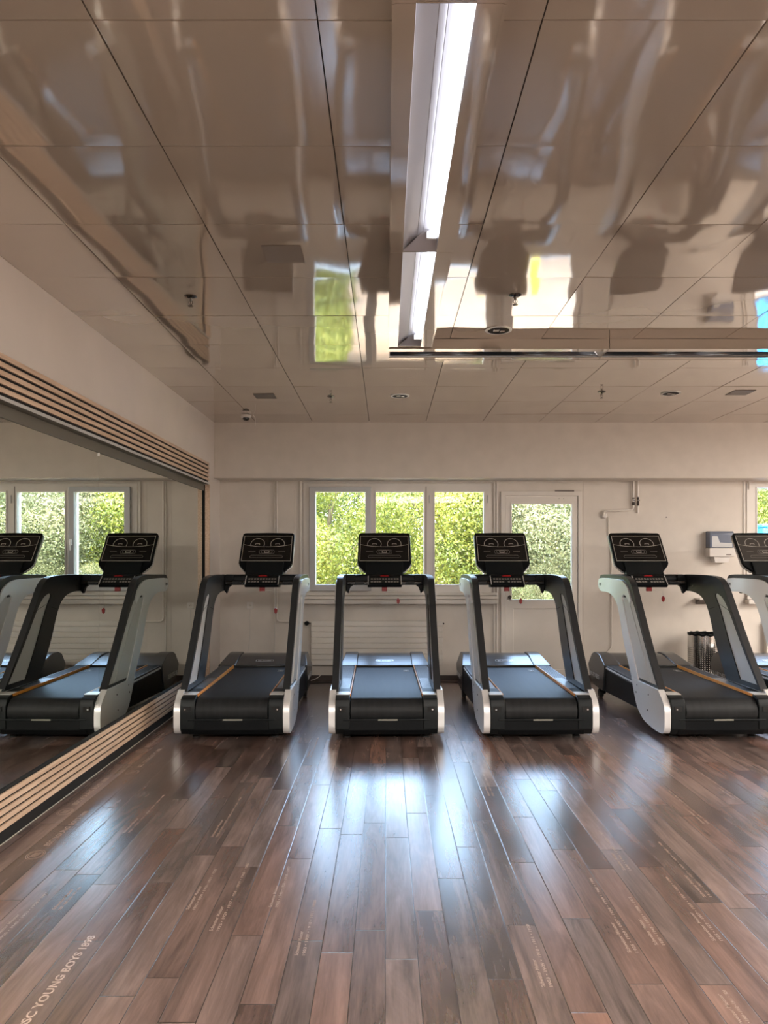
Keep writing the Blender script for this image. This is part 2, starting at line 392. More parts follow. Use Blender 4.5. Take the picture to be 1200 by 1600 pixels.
# grey sash over the left light
s = B(); prism(s, [(wx(484), wz(923)), (wx(580), wz(923)), (wx(580), wz(761)), (wx(484), wz(761))], lambda u, v, d: (u, d, v), YW-.052, YW-.0205,
               holes=[[(wx(493), gz0), (wx(571), gz0), (wx(571), gz1), (wx(493), gz1)]])
obj('sash', s, M['greyal'], w1, 0, .003)['label'] = 'grey sash of the left light'
s = B(); box(s, wx(665), wx(666.2), YW-.0145, YW-.0121, wz(924), wz(760)); obj('sash_joint', s, M['sticker'], w1, 0)
for px in (671, 762):
    s = B(); tube(s, [(wx(px), YW-.02, wz(786)), (wx(px), YW-.02, wz(774))], .006, 8); obj('hinge', s, M['greyal'], w1)
s = B(); box(s, wx(573), wx(577), YW-.075, YW-.052, wz(852), wz(843)); box(s, wx(574), wx(576), YW-.085, YW-.075, wz(860), wz(846)); obj('window_handle', s, M['silver'], w1, 0, .003)
def sill(x0, x1, name):
    s = B(); box(s, x0, x1, YW-.03, YW, wz(930), wz(926)); box(s, x0, x1, YW-.045, YW, wz(936), wz(931)); box(s, x0-.01, x1+.01, YW-.10, YW, wz(943), wz(936.5))
    return struct(name, s, M['trim'], bevel=.003)
sill(wx(470), wx(776), 'trim_1'); sill(wx(1165), wx(1172)+2.15, 'trim_2'); sill(6.68, 8.32, 'trim_9')
# head casing and side mouldings of the joined window and door
s = B()
for px, w_ in ((470.5, 3.5), (772, 2), (776.5, 2.5)): box(s, wx(px-w_/2), wx(px+w_/2), YW-.022, YW, .055 if px > 700 else wz(926), ZB-.002)
box(s, wx(470), wx(910), YW-.014, YW, wz(754.5), ZB-.001)
struct('trim_3', s, M['trim'], bevel=.003)
s = B()      # door lining
prism(s, [(wx(782), 0.056), (wx(789), .056), (wx(789), wz(775)), (wx(902.5), wz(775)), (wx(902.5), .056), (wx(908), .056), (wx(908), wz(768)), (wx(782), wz(768))],
      lambda u, v, d: (u, d, v), YW-.03, YW+.02)
struct('trim_4', s, M['trim'], bevel=.003)
s = B(); box(s, wx(866), wx(896), YW-.035, YW-.030, wz(768.5), wz(766.3)); struct('trim_5', s, M['sticker'])
# glazed door
dx0, dx1, dz0, dz1 = wx(789.5), wx(902), .02, wz(775.8)
pg = (wx(799), wx(893), wz(937), wz(787.5))
s = B(); prism(s, [(dx0, dz0), (dx1, dz0), (dx1, dz1), (dx0, dz1)], lambda u, v, d: (u, d, v), YW-.018, YW+.04,
               holes=[[(pg[0], pg[2]), (pg[1], pg[2]), (pg[1], pg[3]), (pg[0], pg[3])], [(wx(802), wz(1046)), (wx(891), wz(1046)), (wx(891), wz(951)), (wx(802), wz(951))]])
door = struct('door_1', s, M['trim'], bevel=.003)
s = B(); box(s, wx(801), wx(892), YW-.006, YW+.02, wz(1047), wz(950)); obj('door_panel', s, M['trim'], door, 0)
s = B(); prism(s, [(pg[0]-.012, pg[2]-.012), (pg[1]+.014, pg[2]-.012), (pg[1]+.014, pg[3]+.012), (pg[0]-.012, pg[3]+.012)], lambda u, v, d: (u, d, v), YW-.026, YW-.0182,
               holes=[[(pg[0]+.002, pg[2]+.002), (pg[1]-.002, pg[2]+.002), (pg[1]-.002, pg[3]-.002), (pg[0]+.002, pg[3]-.002)]]); obj('glazing_bead', s, M['white'], door, 0, .002)
s = B(); box(s, pg[0], pg[1], YW+.010, YW+.016, pg[2], pg[3]); obj('pane', s, M['glass'], door, 0)
s = B(); lathe(s, [(.022, -.028), (.022, -.018), (.0, -.0181)][:2], (wx(796), YW, wz(933)), 'y'); box(s, wx(796)-.004, wx(796)+.004, YW-.03, YW-.028, wz(933)-.012, wz(933)+.012); obj('door_lock', s, M['brown'], door)
s = B()
for px in (873, 880): lathe(s, [(.004, -.022), (.004, -.018)], (wx(px), YW, wz(779)), 'y', 8)
obj('screw', s, M['hole'], door)
# right window
win_frame('window_2', wx(1166), wx(1172)+2.1, wz(927), wz(755), [(wx(1182), wx(1182)+.62, gz0, wz(762)), (wx(1182)+.75, wx(1182)+1.37, gz0, wz(762)), (wx(1182)+1.49, wx(1182)+1.98, gz0, wz(762))])
win_frame('unseen_window_3', 6.68, 8.32, wz(927), wz(755), [(6.8, 7.42, gz0, wz(762)), (7.56, 8.2, gz0, wz(762))])  # unseen further window, added to let in more daylight
s = B(); tube(s, [(wx(1169), YW-.022, wz(765)), (wx(1169), YW-.022, wz(752))], .007, 8); box(s, wx(1161), wx(1163), YW-.012, YW, wz(926), ZB-.002); struct('trim_6', s, M['trim'])
# wall panel joints
s = B()
for px in (422, 912, 460): box(s, wx(px)-.004, wx(px)+.004, YW-.003, YW, .056, ZB-.002)
struct('trim_7', s, M['wall'])

# ------------------------------------------------------------------ mirror wall with oak slats
XF, XFL = -1.853, -1.888          # front of the upper box, front of the lower slats
YE = 7.655
def zup(py0): return CH+(870-py0)/604*1.853
zs_top, zs_bot, z_led = zup(548), zup(614.5), zup(623)
t = thing('slat_panel', 'long oak slatted box fixed above the mirror', 'wall panel', (XL, 4, z_led), 'oak slatted strips')
del t['group']
def atp(o, p):  # parent keeping world coordinates of mesh built in world space
    o.parent = p; o.matrix_parent_inverse = Matrix.Translation(p.location).inverted(); return o
s = B(); box(s, XL+.002, XF-.012, YN+.01, YE, zs_bot-.008, zs_top); atp(obj('backing', s, M['slatback']), t)
pitch = (zs_top-zs_bot)/5
for k in range(5):
    s = B(); z1 = zs_top-.006-k*pitch; box(s, XF-.0119, XF, YN+.01, YE+.004, z1-pitch+.0155, z1); atp(obj('slat', s, M['oak'], None, 0, .0012), t)
s = B(); box(s, XL+.002, XF-.004, YN+.01, YE, z_led, zs_bot-.0082); atp(obj('underside', s, M['frameg'], None, 0), t)
s = B(); box(s, XF-.0038, XF+.0, YN+.01, YE, z_led, zs_bot-.0082); atp(obj('led_profile', s, M['silverp'], None, 0), t)
t = thing('slat_skirting', 'low oak slatted strip running along the floor under the mirror', 'wall panel', (XL, 4, 0))
s = B(); box(s, XL+.002, XFL-.012, YN+.01, 7.66, .001, .262); atp(obj('backing', s, M['slatback']), t)
pl = (.252-.070)/5+.002
for k in range(5):
    s = B(); z1 = .252-k*.0385; box(s, XFL-.0119, XFL, YN+.01, 7.66, z1-.0262, z1); atp(obj('slat', s, M['oak'], None, 0, .0012), t)
s = B(); box(s, XFL-.0118, XFL-.008, YN+.01, 7.66, .0005, .0035); atp(obj('floor_seal', s, M['label'], None, 0), t)
tag(obj('mirror_end_board', box(B(), -1.8985, XF, 7.663, 7.69, .02, z_led-.001), M['oak'], None, 0, .001), 'narrow upright oak board closing the far end of the mirror', 'board')
tag(obj('mirror_end_strip', box(B(), XL+.001, -1.899, 7.663, 7.69, .02, z_led-.001), M['slatback'], None, 0), 'thin black strip between mirror and oak end board', 'strip')
tag(obj('mirror_top_frame', box(B(), XL+.0065, XL+.014, YN+.01, 7.655, z_led-.066, z_led-.001), M['frameg'], None, 0), 'long grey metal strip framing the top of the mirror under the oak slats', 'frame')
seams = [-3.5, -2.36, -.92, .53, 1.98, 3.43, 4.877, 6.33, 7.66]
lbls = ['mirror panel farthest back behind the viewer', 'mirror panel behind the viewer, second from the far back', 'mirror panel just behind the viewer', 'mirror panel beside the viewer', 'mirror panel left of the viewer, nearest in front',
        'mirror panel at the left edge of the photo, left of the white top clip', 'mirror panel right of the seam with the white top clip, showing the reflected treadmill console', 'narrow mirror panel at the far end next to the oak end board']
for k in range(8):
    if k < 4: continue
    m_ = thing('wall_mirror', lbls[k], 'mirror', (XL+.0015, (seams[k]+seams[k+1])/2, .264), None)
    s = B(); box(s, XL+.0015, XL+.006, seams[k]+.0012, seams[k+1]-.0012, .264, z_led-.0005)
    atp(obj('mirror_glass', s, M['mirror'], None, 0), m_)
    if k == 5:
        s = B(); box(s, XL+.006, XL+.012, seams[k+1]-.012, seams[k+1]-.002, z_led-.088, z_led-.067); atp(obj('clip', s, M['white'], None, 0), m_)

# ------------------------------------------------------------------ lettering printed on the planks
def ftext(px_x, z0, z1, s, bold=0., row_w=None, hgt=None, m='lettering'):
    """text lying on the floor, running away from the camera from depth z0 to z1, centred on X"""
    o = text_mesh('printed_lettering', s, .05, M[m], FLOOR, None, bold, .0002)
    me = o.data; xs = [v.co.x for v in me.vertices]; ys = [v.co.y for v in me.vertices]
    sx = (z1-z0)/(max(xs)-min(xs)); sy = (hgt/(max(ys)-min(ys))) if hgt else sx
    cx, cy = min(xs), (max(ys)+min(ys))/2
    for v in me.vertices:
        x, y = (v.co.x-cx)*sx, (v.co.y-cy)*sy
        v.co = (px_x-y, z0+x, .0006 + (.0002 if v.co.z > 0 else -.0002))
    return o
def crest(x, y, r):
    s = B(); fn = lambda u, v: (x+u, y+v, .0007)
    for q in (1., .80): ribbon(s, [(math.cos(a*PI/12)*r*.72*q, math.sin(a*PI/12)*r*q) for a in range(24)], .004, fn, True)
    for a in range(-2, 3): ribbon(s, [(a*.007-.004, -r*.45), (a*.007+.004, r*.45)], .004, fn)
    obj('printed_crest', s, M['lettering2'], FLOOR, 0)
CLUB = 'BSC YOUNG BOYS 1898'
ftext(-1.102, 2.205, 2.745, CLUB, .0012, hgt=.030)
for x, c, z0, z1 in ((-1.672, 3.49, 3.60, 4.09), (-1.79, 4.08, 4.20, 4.70), (-1.672, 4.82, 4.94, 5.42), (-1.79, 5.36, 5.47, 5.90)):
    ftext(x, z0, z1, CLUB, .0010, hgt=.030, m='lettering2'); crest(x, c, .055)
MS = 'Schweizer Meister'
YR = ['1903 \u2022 1909 \u2022 1910 \u2022 1911 \u2022 1920', '1925 \u2022 1929 \u2022 1957 \u2022 1958 \u2022 1959 \u2022 1960 \u2022 1986', '1930 \u2022 1945 \u2022 1953 \u2022 1958 \u2022 1977']
for x, z0, z1, ln, k in ((-.79, 2.95, 3.33, .55, 0), (-.655, 2.78, 3.39, .32, 1), (-.46, 2.97, 3.36, .5, 2), (-.874, 3.71, 4.32, .4, 1), (-1.34, 3.77, 4.37, .35, 1), (-1.33, 2.95, 3.15, .9, 0), (-1.45, 2.72, 3.1, .5, 2),
                         (-.31, 2.61, 3.03, .4, 0), (.53, 2.42, 2.83, .4, 0), (.885, 2.63, 3.24, .35, 1), (1.0, 2.68, 3.06, .5, 2), (1.225, 2.71, 3.25, .4, 1), (1.34, 3.06, 3.65, .35, 1), (1.09, 3.32, 3.80, .4, 2),
                         (1.09, 2.2, 2.40, .9, 0), (.62, 4.35, 4.8, .4, 2), (1.7, 3.9, 4.45, .35, 1), (2.05, 4.3, 4.9, .35, 1), (-.55, 5.2, 5.75, .35, 1)):
    side = -1 if x < 0 else -1
    ftext(x-.012, z0, z0+(z1-z0)*ln, MS, .0006, hgt=.014, m='lettering2'); ftext(x+.014, z0, z1, YR[k], .0006, hgt=.012, m='lettering2')

# ------------------------------------------------------------------ ceiling light channel
def fix_profile_x(length, lit=True):
    """segment along +Y from 0 to length; local x 0..0.284; local z=0 underside"""
    root = bpy.data.objects.new('ceiling_light', None); C.objects.link(root); H = ZC-.002-(CH+1.424); root.empty_display_size = .1
    s = B(); a = lambda u, v, d: (u, d, v)
    box(s, 0, .056, .001, length-.001, 0, .004); box(s, 0, .004, .001, length-.001, .004, H); box(s, .212, .284, .001, length-.001, 0, .004); box(s, .280, .284, .001, length-.001, .004, H)
    box(s, -.006, .002, .001, length-.001, -.003, .0035); box(s, .282, .290, .001, length-.001, -.003, .0035)
    box(s, .0042, .2798, .001, .004, .0042, H); box(s, .0042, .2798, length-.004, length-.001, .0042, H)
    obj('housing', s, M['ceil'] if lit else M['ceil'], root, 0)
    s = B(); pr = [(.056, .0045), (.058, .016), (.085, .034), (.12, .046), (.122, .0455), (.145, .056), (.147, .0555), (.16, .0605), (.210, .0605), (.2115, .004)]
    va = [s.verts.new((p[0], .005, p[1])) for p in pr]; vb = [s.verts.new((p[0], length-.005, p[1])) for p in pr]
    for k in range(len(pr)-1): s.faces.new((va[k], va[k+1], vb[k+1], vb[k]))
    obj('reflector', s, M['reflector'] if lit else M['reflectord'], root, 25)
    for yy, dy in ((.006, .02), (length-.006, -.10)):
        s = B(); q = [(.057, yy, .004), (.211, yy, .004), (.211, yy+dy, .059), (.150, yy+dy, .059)]
        s.faces.new([s.verts.new(p) for p in q]); obj('end_plate', s, M['reflector'] if lit else M['reflectord'], root, 0)
    for x in (.184, .2035):
        s = B(); tube(s, [(x, .03, .038), (x, length-.10, 0.038)], .0082, 12); obj('fluorescent_tube', s, M['tube'] if lit else M['tubeoff'], root)
    for y in (length-.1,): obj('lamp_holder', box(B(), .162, .208, y, y+.016, .024, .058), M['silverp'], root, 0)
    return root
ZF = CH+1.424; XA = .02
segs = [(3.43, 'lit ceiling light segment, the farthest one ending at the crosswise light channel'), (1.885, 'long lit ceiling light segment in the middle of the ceiling, nearest whole one'),
        (.34, 'lit ceiling light segment cut by the top edge of the photo'), (-1.205, 'lit ceiling light segment above and behind the viewer'), (-2.75, 'lit ceiling light segment farthest behind the viewer')]
L1 = fix_profile_x(1.545)
for k, (y, lb) in enumerate(segs):
    o = L1 if k == 0 else dup(L1)
    o.location = (XA, y, ZF); tag(o, lb, 'ceiling light', 'lit ceiling light segments')
for k, y in enumerate((3.43, 1.885, .34, -1.205, -2.75)):  # unseen second channel, added to brighten the room from the right
    o = dup(L1); o.location = (5.4, y, ZF); tag(o, 'added lit segment of an unseen channel far right, %s from the windows' % ['first', 'second', 'third', 'fourth', 'fifth'][k], 'ceiling light', 'lit ceiling light segments')
X1 = fix_profile_x(1.51, False)
cl = ['unlit crosswise ceiling light segment at the end of the lit channel', 'unlit crosswise ceiling light segment right of the joint in the channel', 'unlit crosswise ceiling light segment third from the lit channel', 'unlit crosswise ceiling light segment fourth from the lit channel', 'unlit crosswise ceiling light segment farthest right']
for k in range(5):
    o = X1 if k == 0 else dup(X1)
    o.rotation_euler = (0, 0, -PI/2); o.location = (XA-.004+k*1.512, 5.300, ZF); tag(o, cl[k], 'ceiling light', 'unlit crosswise light segments')

# panels added around the unseen fill lamps behind the viewer and far right
for lx, ly, lb in ((.6, -1.6, 'added fill light panel above and behind the viewer'), (4.2, -1.6, 'added fill light panel behind the viewer on the right'), (7.0, 1.6, 'added fill light panel at the right wall, nearer one'), (7.0, 5.0, 'added fill light panel at the right wall, nearer the windows')):
    t = thing('fill_lamp_panel', lb, 'ceiling light', (lx, ly, 2.905), 'added fill light panels')
    s = B(); prism(s, [(-1.35, -1.05), (1.35, -1.05), (1.35, 1.05), (-1.35, 1.05)], lambda u, v, d: (u, v, d), -.052, 0, holes=[[(-1.31, -1.01), (1.31, -1.01), (1.31, 1.01), (-1.31, 1.01)]]); obj('frame', s, M['white'], t, 0)
    s = B(); box(s, -1.309, 1.309, -1.009, 1.009, -.040, -.02); obj('diffuser', s, M['white'], t, 0)
# ceiling fittings
def ceil_at(px, py): Y = FP*(ZC-CH)/(870-py); return ((px-604)*Y/FP, Y)
def sprinkler():
    r = bpy.data.objects.new('fire_sprinkler', None); C.objects.link(r); r.empty_display_size = .05
    s = B(); lathe(s, [(.036, -.001), (.036, -.004), (.022, -.012), (.010, -.014), (.008, -.03)]); obj('escutcheon', s, M['dchrome'], r)
    s = B()
    for q in (-1, 1): tube(s, [(q*.008, 0, -.028), (q*.011, 0, -.04), (q*.003, 0, -.055)], .0025, 6)
    tube(s, [(0, 0, -.028), (0, 0, -.055)], .003, 6); obj('sprinkler_frame', s, M['dchrome'], r)
    s = B(); lathe(s, [(.004, -.055), (.015, -.056), (.015, -.059), (.004, -.060)]); obj('deflector', s, M['dchrome'], r)
    return r
sp = sprinkler()
for k, (px, py, lb) in enumerate(((298, 462, 'chrome fire sprinkler on the ceiling near the left wall'), (805, 460, 'chrome fire sprinkler right of the lit ceiling channel, nearest the viewer'),
                                  (517, 619, 'small chrome fire sprinkler near the window beam, left of the round spotlight'), (940, 612, 'small chrome fire sprinkler near the window beam, on the right'))):
    o = sp if k == 0 else dup(sp); x, y = ceil_at(px, py); o.location = (x, y, ZC-.002); tag(o, lb, 'sprinkler', 'fire sprinklers')
def spot():
    r = bpy.data.objects.new('recessed_spotlight', None); C.objects.link(r); r.empty_display_size = .05
    s = B(); lathe(s, [(.088, 0), (.088, -.005), (.072, -.006), (.070, 0.0)], seg=32); obj('trim_ring', s, M['silverp'], r)
    s = B(); lathe(s, [(.0695, -.0062), (.05, -.004), (.02, -.0045)], seg=32); obj('lamp_bowl', s, M['hole'], r)
    s = B(); box(s, -.035, .005, -.03, 0.01, -.010, -.0065); box(s, .012, .04, -.01, .02, -.010, -.0065); obj('louvre', s, M['chrome'], r, 0, .002)
    return r
sp = spot()
for k, (px, py, lb) in enumerate(((625, 618, 'round recessed spotlight in the ceiling in front of the window beam, near the centre'), (779, 515, 'round recessed spotlight just in front of the crosswise light channel'),
                                  (1048, 614, 'round recessed spotlight near the window beam on the right'))):
    o = sp if k == 0 else dup(sp); x, y = ceil_at(px, py); o.location = (x, y, ZC-.002); tag(o, lb, 'spotlight', 'round recessed ceiling spotlights')
for px, py, lb in ((443, 396, 'large matte grey square cover on the glossy ceiling left of the lit channel'), (414, 618.5, 'small looking matte square ceiling cover above the security camera'), (1157, 613, 'matte square ceiling cover near the right edge')):
    x, y = ceil_at(px, py); tag(obj('ceiling_cover', box(B(), x-.095, x+.095, y-.1, y+.1, ZC-.006, ZC-.0035), M['sticker'], None, 0, .001), lb, 'cover', 'square ceiling covers')
x, y = ceil_at(384.5, 648)
r = thing('security_camera', 'small white dome security camera in the far left ceiling corner', 'camera', (x, y, ZC-.003))
s = B(); lathe(s, [(.052, 0), (.054, -.018), (.046, -.030), (.03, -.031)]); obj('camera_base', s, M['white'], r)
s = B(); lathe(s, [(.036, -.0305), (.034, -.045), (.024, -.057), (.008, -.062)]); obj('dome', s, M['glossblack'], r)
s = B(); tube(s, [(.075, 0, 0), (.095, 0, -.03), (.098, 0, -.11)], .0035, 8); obj('antenna', s, M['white'], r)

# ------------------------------------------------------------------ things on the window wall
def pipe(px_list, r=.010, off=.02):
    return [(wx(a), YW-off, wz(c)) for a, c in px_list]
def rounded(pts, rad=.04, n=5):
    P = [Vector(p) for p in pts]; out = [P[0]]
    for a, p, c in zip(P, P[1:], P[2:]):
        d1 = (a-p).normalized(); d2 = (c-p).normalized(); q = min(rad, (a-p).length/2, (c-p).length/2)
        s0, s1 = p+d1*q, p+d2*q
        for k in range(n+1):
            t_ = k/n; out.append(s0*(1-t_)**2 + p*2*t_*(1-t_) + s1*t_*t_)
    return out+[P[-1]]
s = B(); tube(s, rounded(pipe([(433, 748.5), (433, 971), (482, 971)]), .05), .010, 10)
tag(obj('heating_pipe', s, M['trim']), 'white pipe down the wall left of the window, bending right to the radiator', 'pipe')
s = B(); tube(s, [(wx(429.5), YW-.016, ZB-.002), (wx(429.5), YW-.016, .056)], .006, 8)
tag(obj('cable_conduit', s, M['trim']), 'thin straight conduit beside the white pipe, running down to the baseboard', 'conduit')
# radiator
rx0, rx1, rz0, rz1 = wx(487), wx(691), wz(1038), wz(969)
r = thing('radiator', 'white flat panel radiator with horizontal ribs under the window', 'radiator', ((rx0+rx1)/2, YW-.06, rz0))
n = 8; hh = (rz1-rz0)/n
s = B()
for k in range(n): box(s, rx0, rx1, YW-.085, YW-.070, rz0+k*hh+.0025, rz0+(k+1)*hh-.0025)
box(s, rx0+.005, rx1-.005, YW-.0699, YW-.035, rz0+.004, rz1-.004)
atp(obj('radiator_panel', s, M['trim'], None, 0, .004), r)
s = B()
for x in (rx0+.2, rx1-.2): box(s, x-.015, x+.015, YW-.0349, YW-.001, rz0+.05, rz1-.05)
atp(obj('bracket', s, M['trim'], None, 0), r)
s = B(); lathe(s, [(.014, 0), (.024, -.004), (.026, -.045), (.018, -.052)], (wx(480.5), YW-.045, wz(973)), 'y'); atp(obj('thermostat', s, M['blackp']), r)
s = B(); tube(s, [(wx(480), YW-.055, wz(973)), (rx0+.002, YW-.055, wz(973))], .008, 8); atp(obj('valve', s, M['chrome']), r)
s = B(); tube(s, [(rx1-.002, YW-.055, wz(973)), (wx(693.5), YW-.055, wz(974))], .008, 8); atp(obj('bleed_valve', s, M['blackp']), r)
# second radiator under the right window, mostly behind the treadmill
rr2 = thing('radiator', 'white ribbed panel radiator under the right window behind the last treadmill', 'radiator', (wx(1190)+.8, YW-.06, rz0))
s = B()
for k in range(n): box(s, wx(1192), wx(1192)+1.7, YW-.085, YW-.070, rz0+k*hh+.0025, rz0+(k+1)*hh-.0025)
box(s, wx(1192)+.005, wx(1192)+1.695, YW-.0699, YW-.001, rz0+.004, rz1-.004)
atp(obj('radiator_panel', s, M['trim'], None, 0, .004), rr2)
# sockets
def socket(px, py, lb):
    r = thing('wall_socket', lb, 'socket', (wx(px), YW-.001, wz(py)))
    s = B(); box(s, -.038, .038, -.012, 0, -.038, .038); obj('cover_plate', s, M['white'], r, 0, .004)
    s = B(); lathe(s, [(.024, -.0140), (.024, -.0121)], (0, 0, 0), 'y', 20); obj('socket_insert', s, M['trim'], r)
    s = B()
    for a in (-.008, .008, 0): lathe(s, [(.0028, -.0148), (.0028, -.0141)], (a, 0, .006 if a == 0 else -.004), 'y', 8)
    obj('socket_holes', s, M['hole'], r)
    return r
socket(391, 946, 'square white wall socket left of the window, above a hanging cable')
s = B(); tube(s, rounded([(wx(391), YW-.018, wz(952)), (wx(391), YW-.014, wz(1000)), (wx(386), YW-.03, wz(1030)), (wx(380), YW-.05, wz(1060))], .1), .003, 6)
tag(obj('power_cable', s, M['cable']), 'thin pale cable hanging from the wall socket', 'cable')
s = B(); tube(s, rounded([(wx(506), YW-.05, wz(1049)), (wx(497), YW-.10, wz(1058)), (wx(485), YW-.2, .02), (wx(470), YW-.35, .006), (wx(455), YW-.45, .006)], .1), .004, 6)
tag(obj('power_cable', s, M['cable']), 'white cable curling on the floor between the two left treadmills', 'cable')
s = B(); tube(s, rounded([(wx(470), YW-.30, .006), (wx(520), YW-.17, .006), (wx(640), YW-.14, .006), (wx(700), YW-.16, .006), (wx(740), YW-.28, .006)], .3), .005, 6)
tag(obj('power_cable', s, M['rubber']), 'black cable lying along the baseboard behind the middle treadmill', 'cable')
# pipes with valves, sensor
s = B(); tube(s, rounded(pipe([(988.5, 746), (988.5, 797), (942, 799), (942, 806)], off=.03), .05), .012, 10)
tag(obj('valve_pipe', s, M['trim']), 'white pipe from the beam through a valve, bending left to the round sensor', 'pipe')
s = B(); tube(s, [(wx(995.5), YW-.022, ZB-.002), (wx(995.5), YW-.022, wz(802))], .011, 10)
tag(obj('valve_pipe', s, M['trim']), 'short straight white pipe right of the bent pipe, with its own valve', 'pipe')
for px, lb in ((988.5, 'small brass and black valve on the left pipe below the beam'), (995.5, 'small brass and black valve on the right pipe below the beam')):
    r = thing('pipe_valve', lb, 'valve', (wx(px), YW-.03, wz(783)), 'pipe valves')
    s = B(); lathe(s, [(.010, -.055), (.015, -.045), (.015, -.02), (.011, -.01), (.011, .02), (.014, .03), (.010, .045)], seg=12); obj('valve_body', s, M['brown'], r)
    s = B(); lathe(s, [(.005, -.03), (.005, -.016), (.013, -.016), (.013, -.026)][:2], (0, 0, 0), 'y', 8); box(s, -.014, .014, -.034, -.026, .0, .012); obj('valve_handle', s, M['chrome'], r, 0, .002)
s = B(); lathe(s, [(.030, 0), (.030, -.02), (.022, -.035), (.006, -.036)], (wx(944), YW-.001, wz(806)), 'y', 20)
tag(obj('wall_sensor', s, M['white']), 'round white sensor on the wall at the end of the bent pipe', 'sensor')
s = B(); tube(s, rounded([(wx(950.5), YW-.014, wz(808)), (wx(950.5), YW-.014, wz(835)), (wx(955), YW-.014, wz(850)), (wx(955), YW-.014, wz(1012)), (wx(945), YW-.03, wz(1020))], .04), .006, 8)
tag(obj('cable_conduit', s, M['trim']), 'thin conduit running down the wall from the round sensor, behind a treadmill', 'conduit')
s = B(); lathe(s, [(.006, -.006), (.006, 0)], (wx(1041), YW-.0005, wz(808)), 'y', 10)
tag(obj('wall_screw', s, M['brown']), 'tiny dark screw in the wall right of the pipes', 'screw')
# paper towel dispenser
dc = (wx(1121), YW-.001, wz(880))
r = thing('towel_dispenser', 'wall mounted paper towel dispenser with smoky blue cover and white base', 'dispenser', dc)
hw = (1140-1101)/2*YW/FP
fz = lambda py: wz(py)-dc[2]
s = B(); prism(s, [(0, fz(856)), (-.115, fz(856)), (-.118, fz(834)), (-.095, fz(830.5)), (0, fz(830))], lambda u, v, d: (d, u, v), -hw+.006, hw-.006); obj('cover', s, M['dispblue'], r, 30, .006)
s = B(); prism(s, [(-hw+.03, fz(838)), (-hw+.09, fz(838)), (-hw+.12, fz(848)), (hw-.03, fz(849)), (hw-.03, fz(855)), (-hw+.03, fz(855))], lambda u, v, d: (u, d, v), -.1185, -.1165); obj('paper_roll', s, M['greyal'], r, 0)
s = B(); box(s, -hw, hw, -.12, 0, fz(870), fz(856.2)); obj('base', s, M['white'], r, 0, .008)
s = B(); prism(s, [(-hw*.6, fz(870.2)), (hw*.72, fz(870.2)), (hw*.55, fz(879)), (-hw*.5, fz(879))], lambda u, v, d: (u, d, v), -.10, -.01); obj('outlet', s, M['white'], r, 0, .003)
s = B(); box(s, hw-.10, hw-.04, -.1215, -.1201, fz(867.5), fz(866)); obj('logo_print', s, M['sticker'], r, 0)
# small shelf
r = thing('wall_shelf', 'small white wall shelf behind the arm of the fourth treadmill', 'shelf', (wx(1098), YW-.001, wz(938)))
s = B(); box(s, -.09, .20, -.14, 0, .012, .028); obj('shelf_board', s, M['white'], r, 0, .002)
s = B(); prism(s, [(0, .0119), (-.12, .0119), (0, -.045)], lambda u, v, d: (d, u, v), -.085, .195); obj('bracket', s, M['sticker'], r, 0)
# waste bin
bx, by, br, bh = (1099.5-604)*8.12/FP, 8.12, .165, .575
r = thing('waste_bin', 'round perforated chrome waste bin with a black liner, behind the treadmills', 'bin', (bx, by, 0))
s = B(); seg = 48; rings = []
def bin_mat():
    m = mat('perforated_chrome', (.62, .61, .59), .16, 1.); b_ = m.node_tree.nodes['Principled BSDF']
    tc = nd(m, 'ShaderNodeTexCoord'); sp_ = nd(m, 'ShaderNodeSeparateXYZ'); lk(m, tc.outputs['Object'], sp_.inputs[0])
    ang = mth(m, 'MULTIPLY', mth(m, 'ARCTAN2', sp_.outputs[1], sp_.outputs[0]), 44/(2*PI)); zz = mth(m, 'MULTIPLY', sp_.outputs[2], 44.)
    fa = mth(m, 'SUBTRACT', mth(m, 'FRACT', ang), .5); fb = mth(m, 'SUBTRACT', mth(m, 'FRACT', zz), .5)
    d = mth(m, 'SQRT', mth(m, 'ADD', mth(m, 'MULTIPLY', fa, fa), mth(m, 'MULTIPLY', fb, fb)))
    h = mth(m, 'LESS_THAN', d, .27)
    h = mth(m, 'MULTIPLY', h, mth(m, 'LESS_THAN', sp_.outputs[2], .43)); h = mth(m, 'MULTIPLY', h, mth(m, 'GREATER_THAN', sp_.outputs[2], .06))
    tr = nd(m, 'ShaderNodeBsdfTransparent'); mx = nd(m, 'ShaderNodeMixShader'); lk(m, h, mx.inputs[0]); lk(m, b_.outputs[0], mx.inputs[1]); lk(m, tr.outputs[0], mx.inputs[2])
    lk(m, mx.outputs[0], m.node_tree.nodes['Material Output'].inputs[0]); return m
for rad, z in ((br, .0), (br, bh), (br-.003, bh), (br-.003, .004)):
    rings.append([s.verts.new((rad*math.cos(2*PI*k/seg), rad*math.sin(2*PI*k/seg), z)) for k in range(seg)])
for q, w_ in zip(rings, rings[1:]):
    for k in range(seg): s.faces.new((q[k], q[(k+1) % seg], w_[(k+1) % seg], w_[k]))
s.faces.new(rings[0]); s.faces.new(rings[3])
obj('bin_body', s, bin_mat(), r)
s = B()
rr_ = [[s.verts.new((rad*math.cos(2*PI*k/seg), rad*math.sin(2*PI*k/seg), z+(.006*math.sin(k*1.7) if rad > br else 0))) for k in range(seg)] for rad, z in ((br+.003, bh-.02), (br+.004, bh+.004), (br-.006, bh+.003), (br-.012, .47))]
for q, w_ in zip(rr_, rr_[1:]):
    for k in range(seg): s.faces.new((q[k], q[(k+1) % seg], w_[(k+1) % seg], w_[k]))
obj('bin_liner', s, M['blackp'], r)

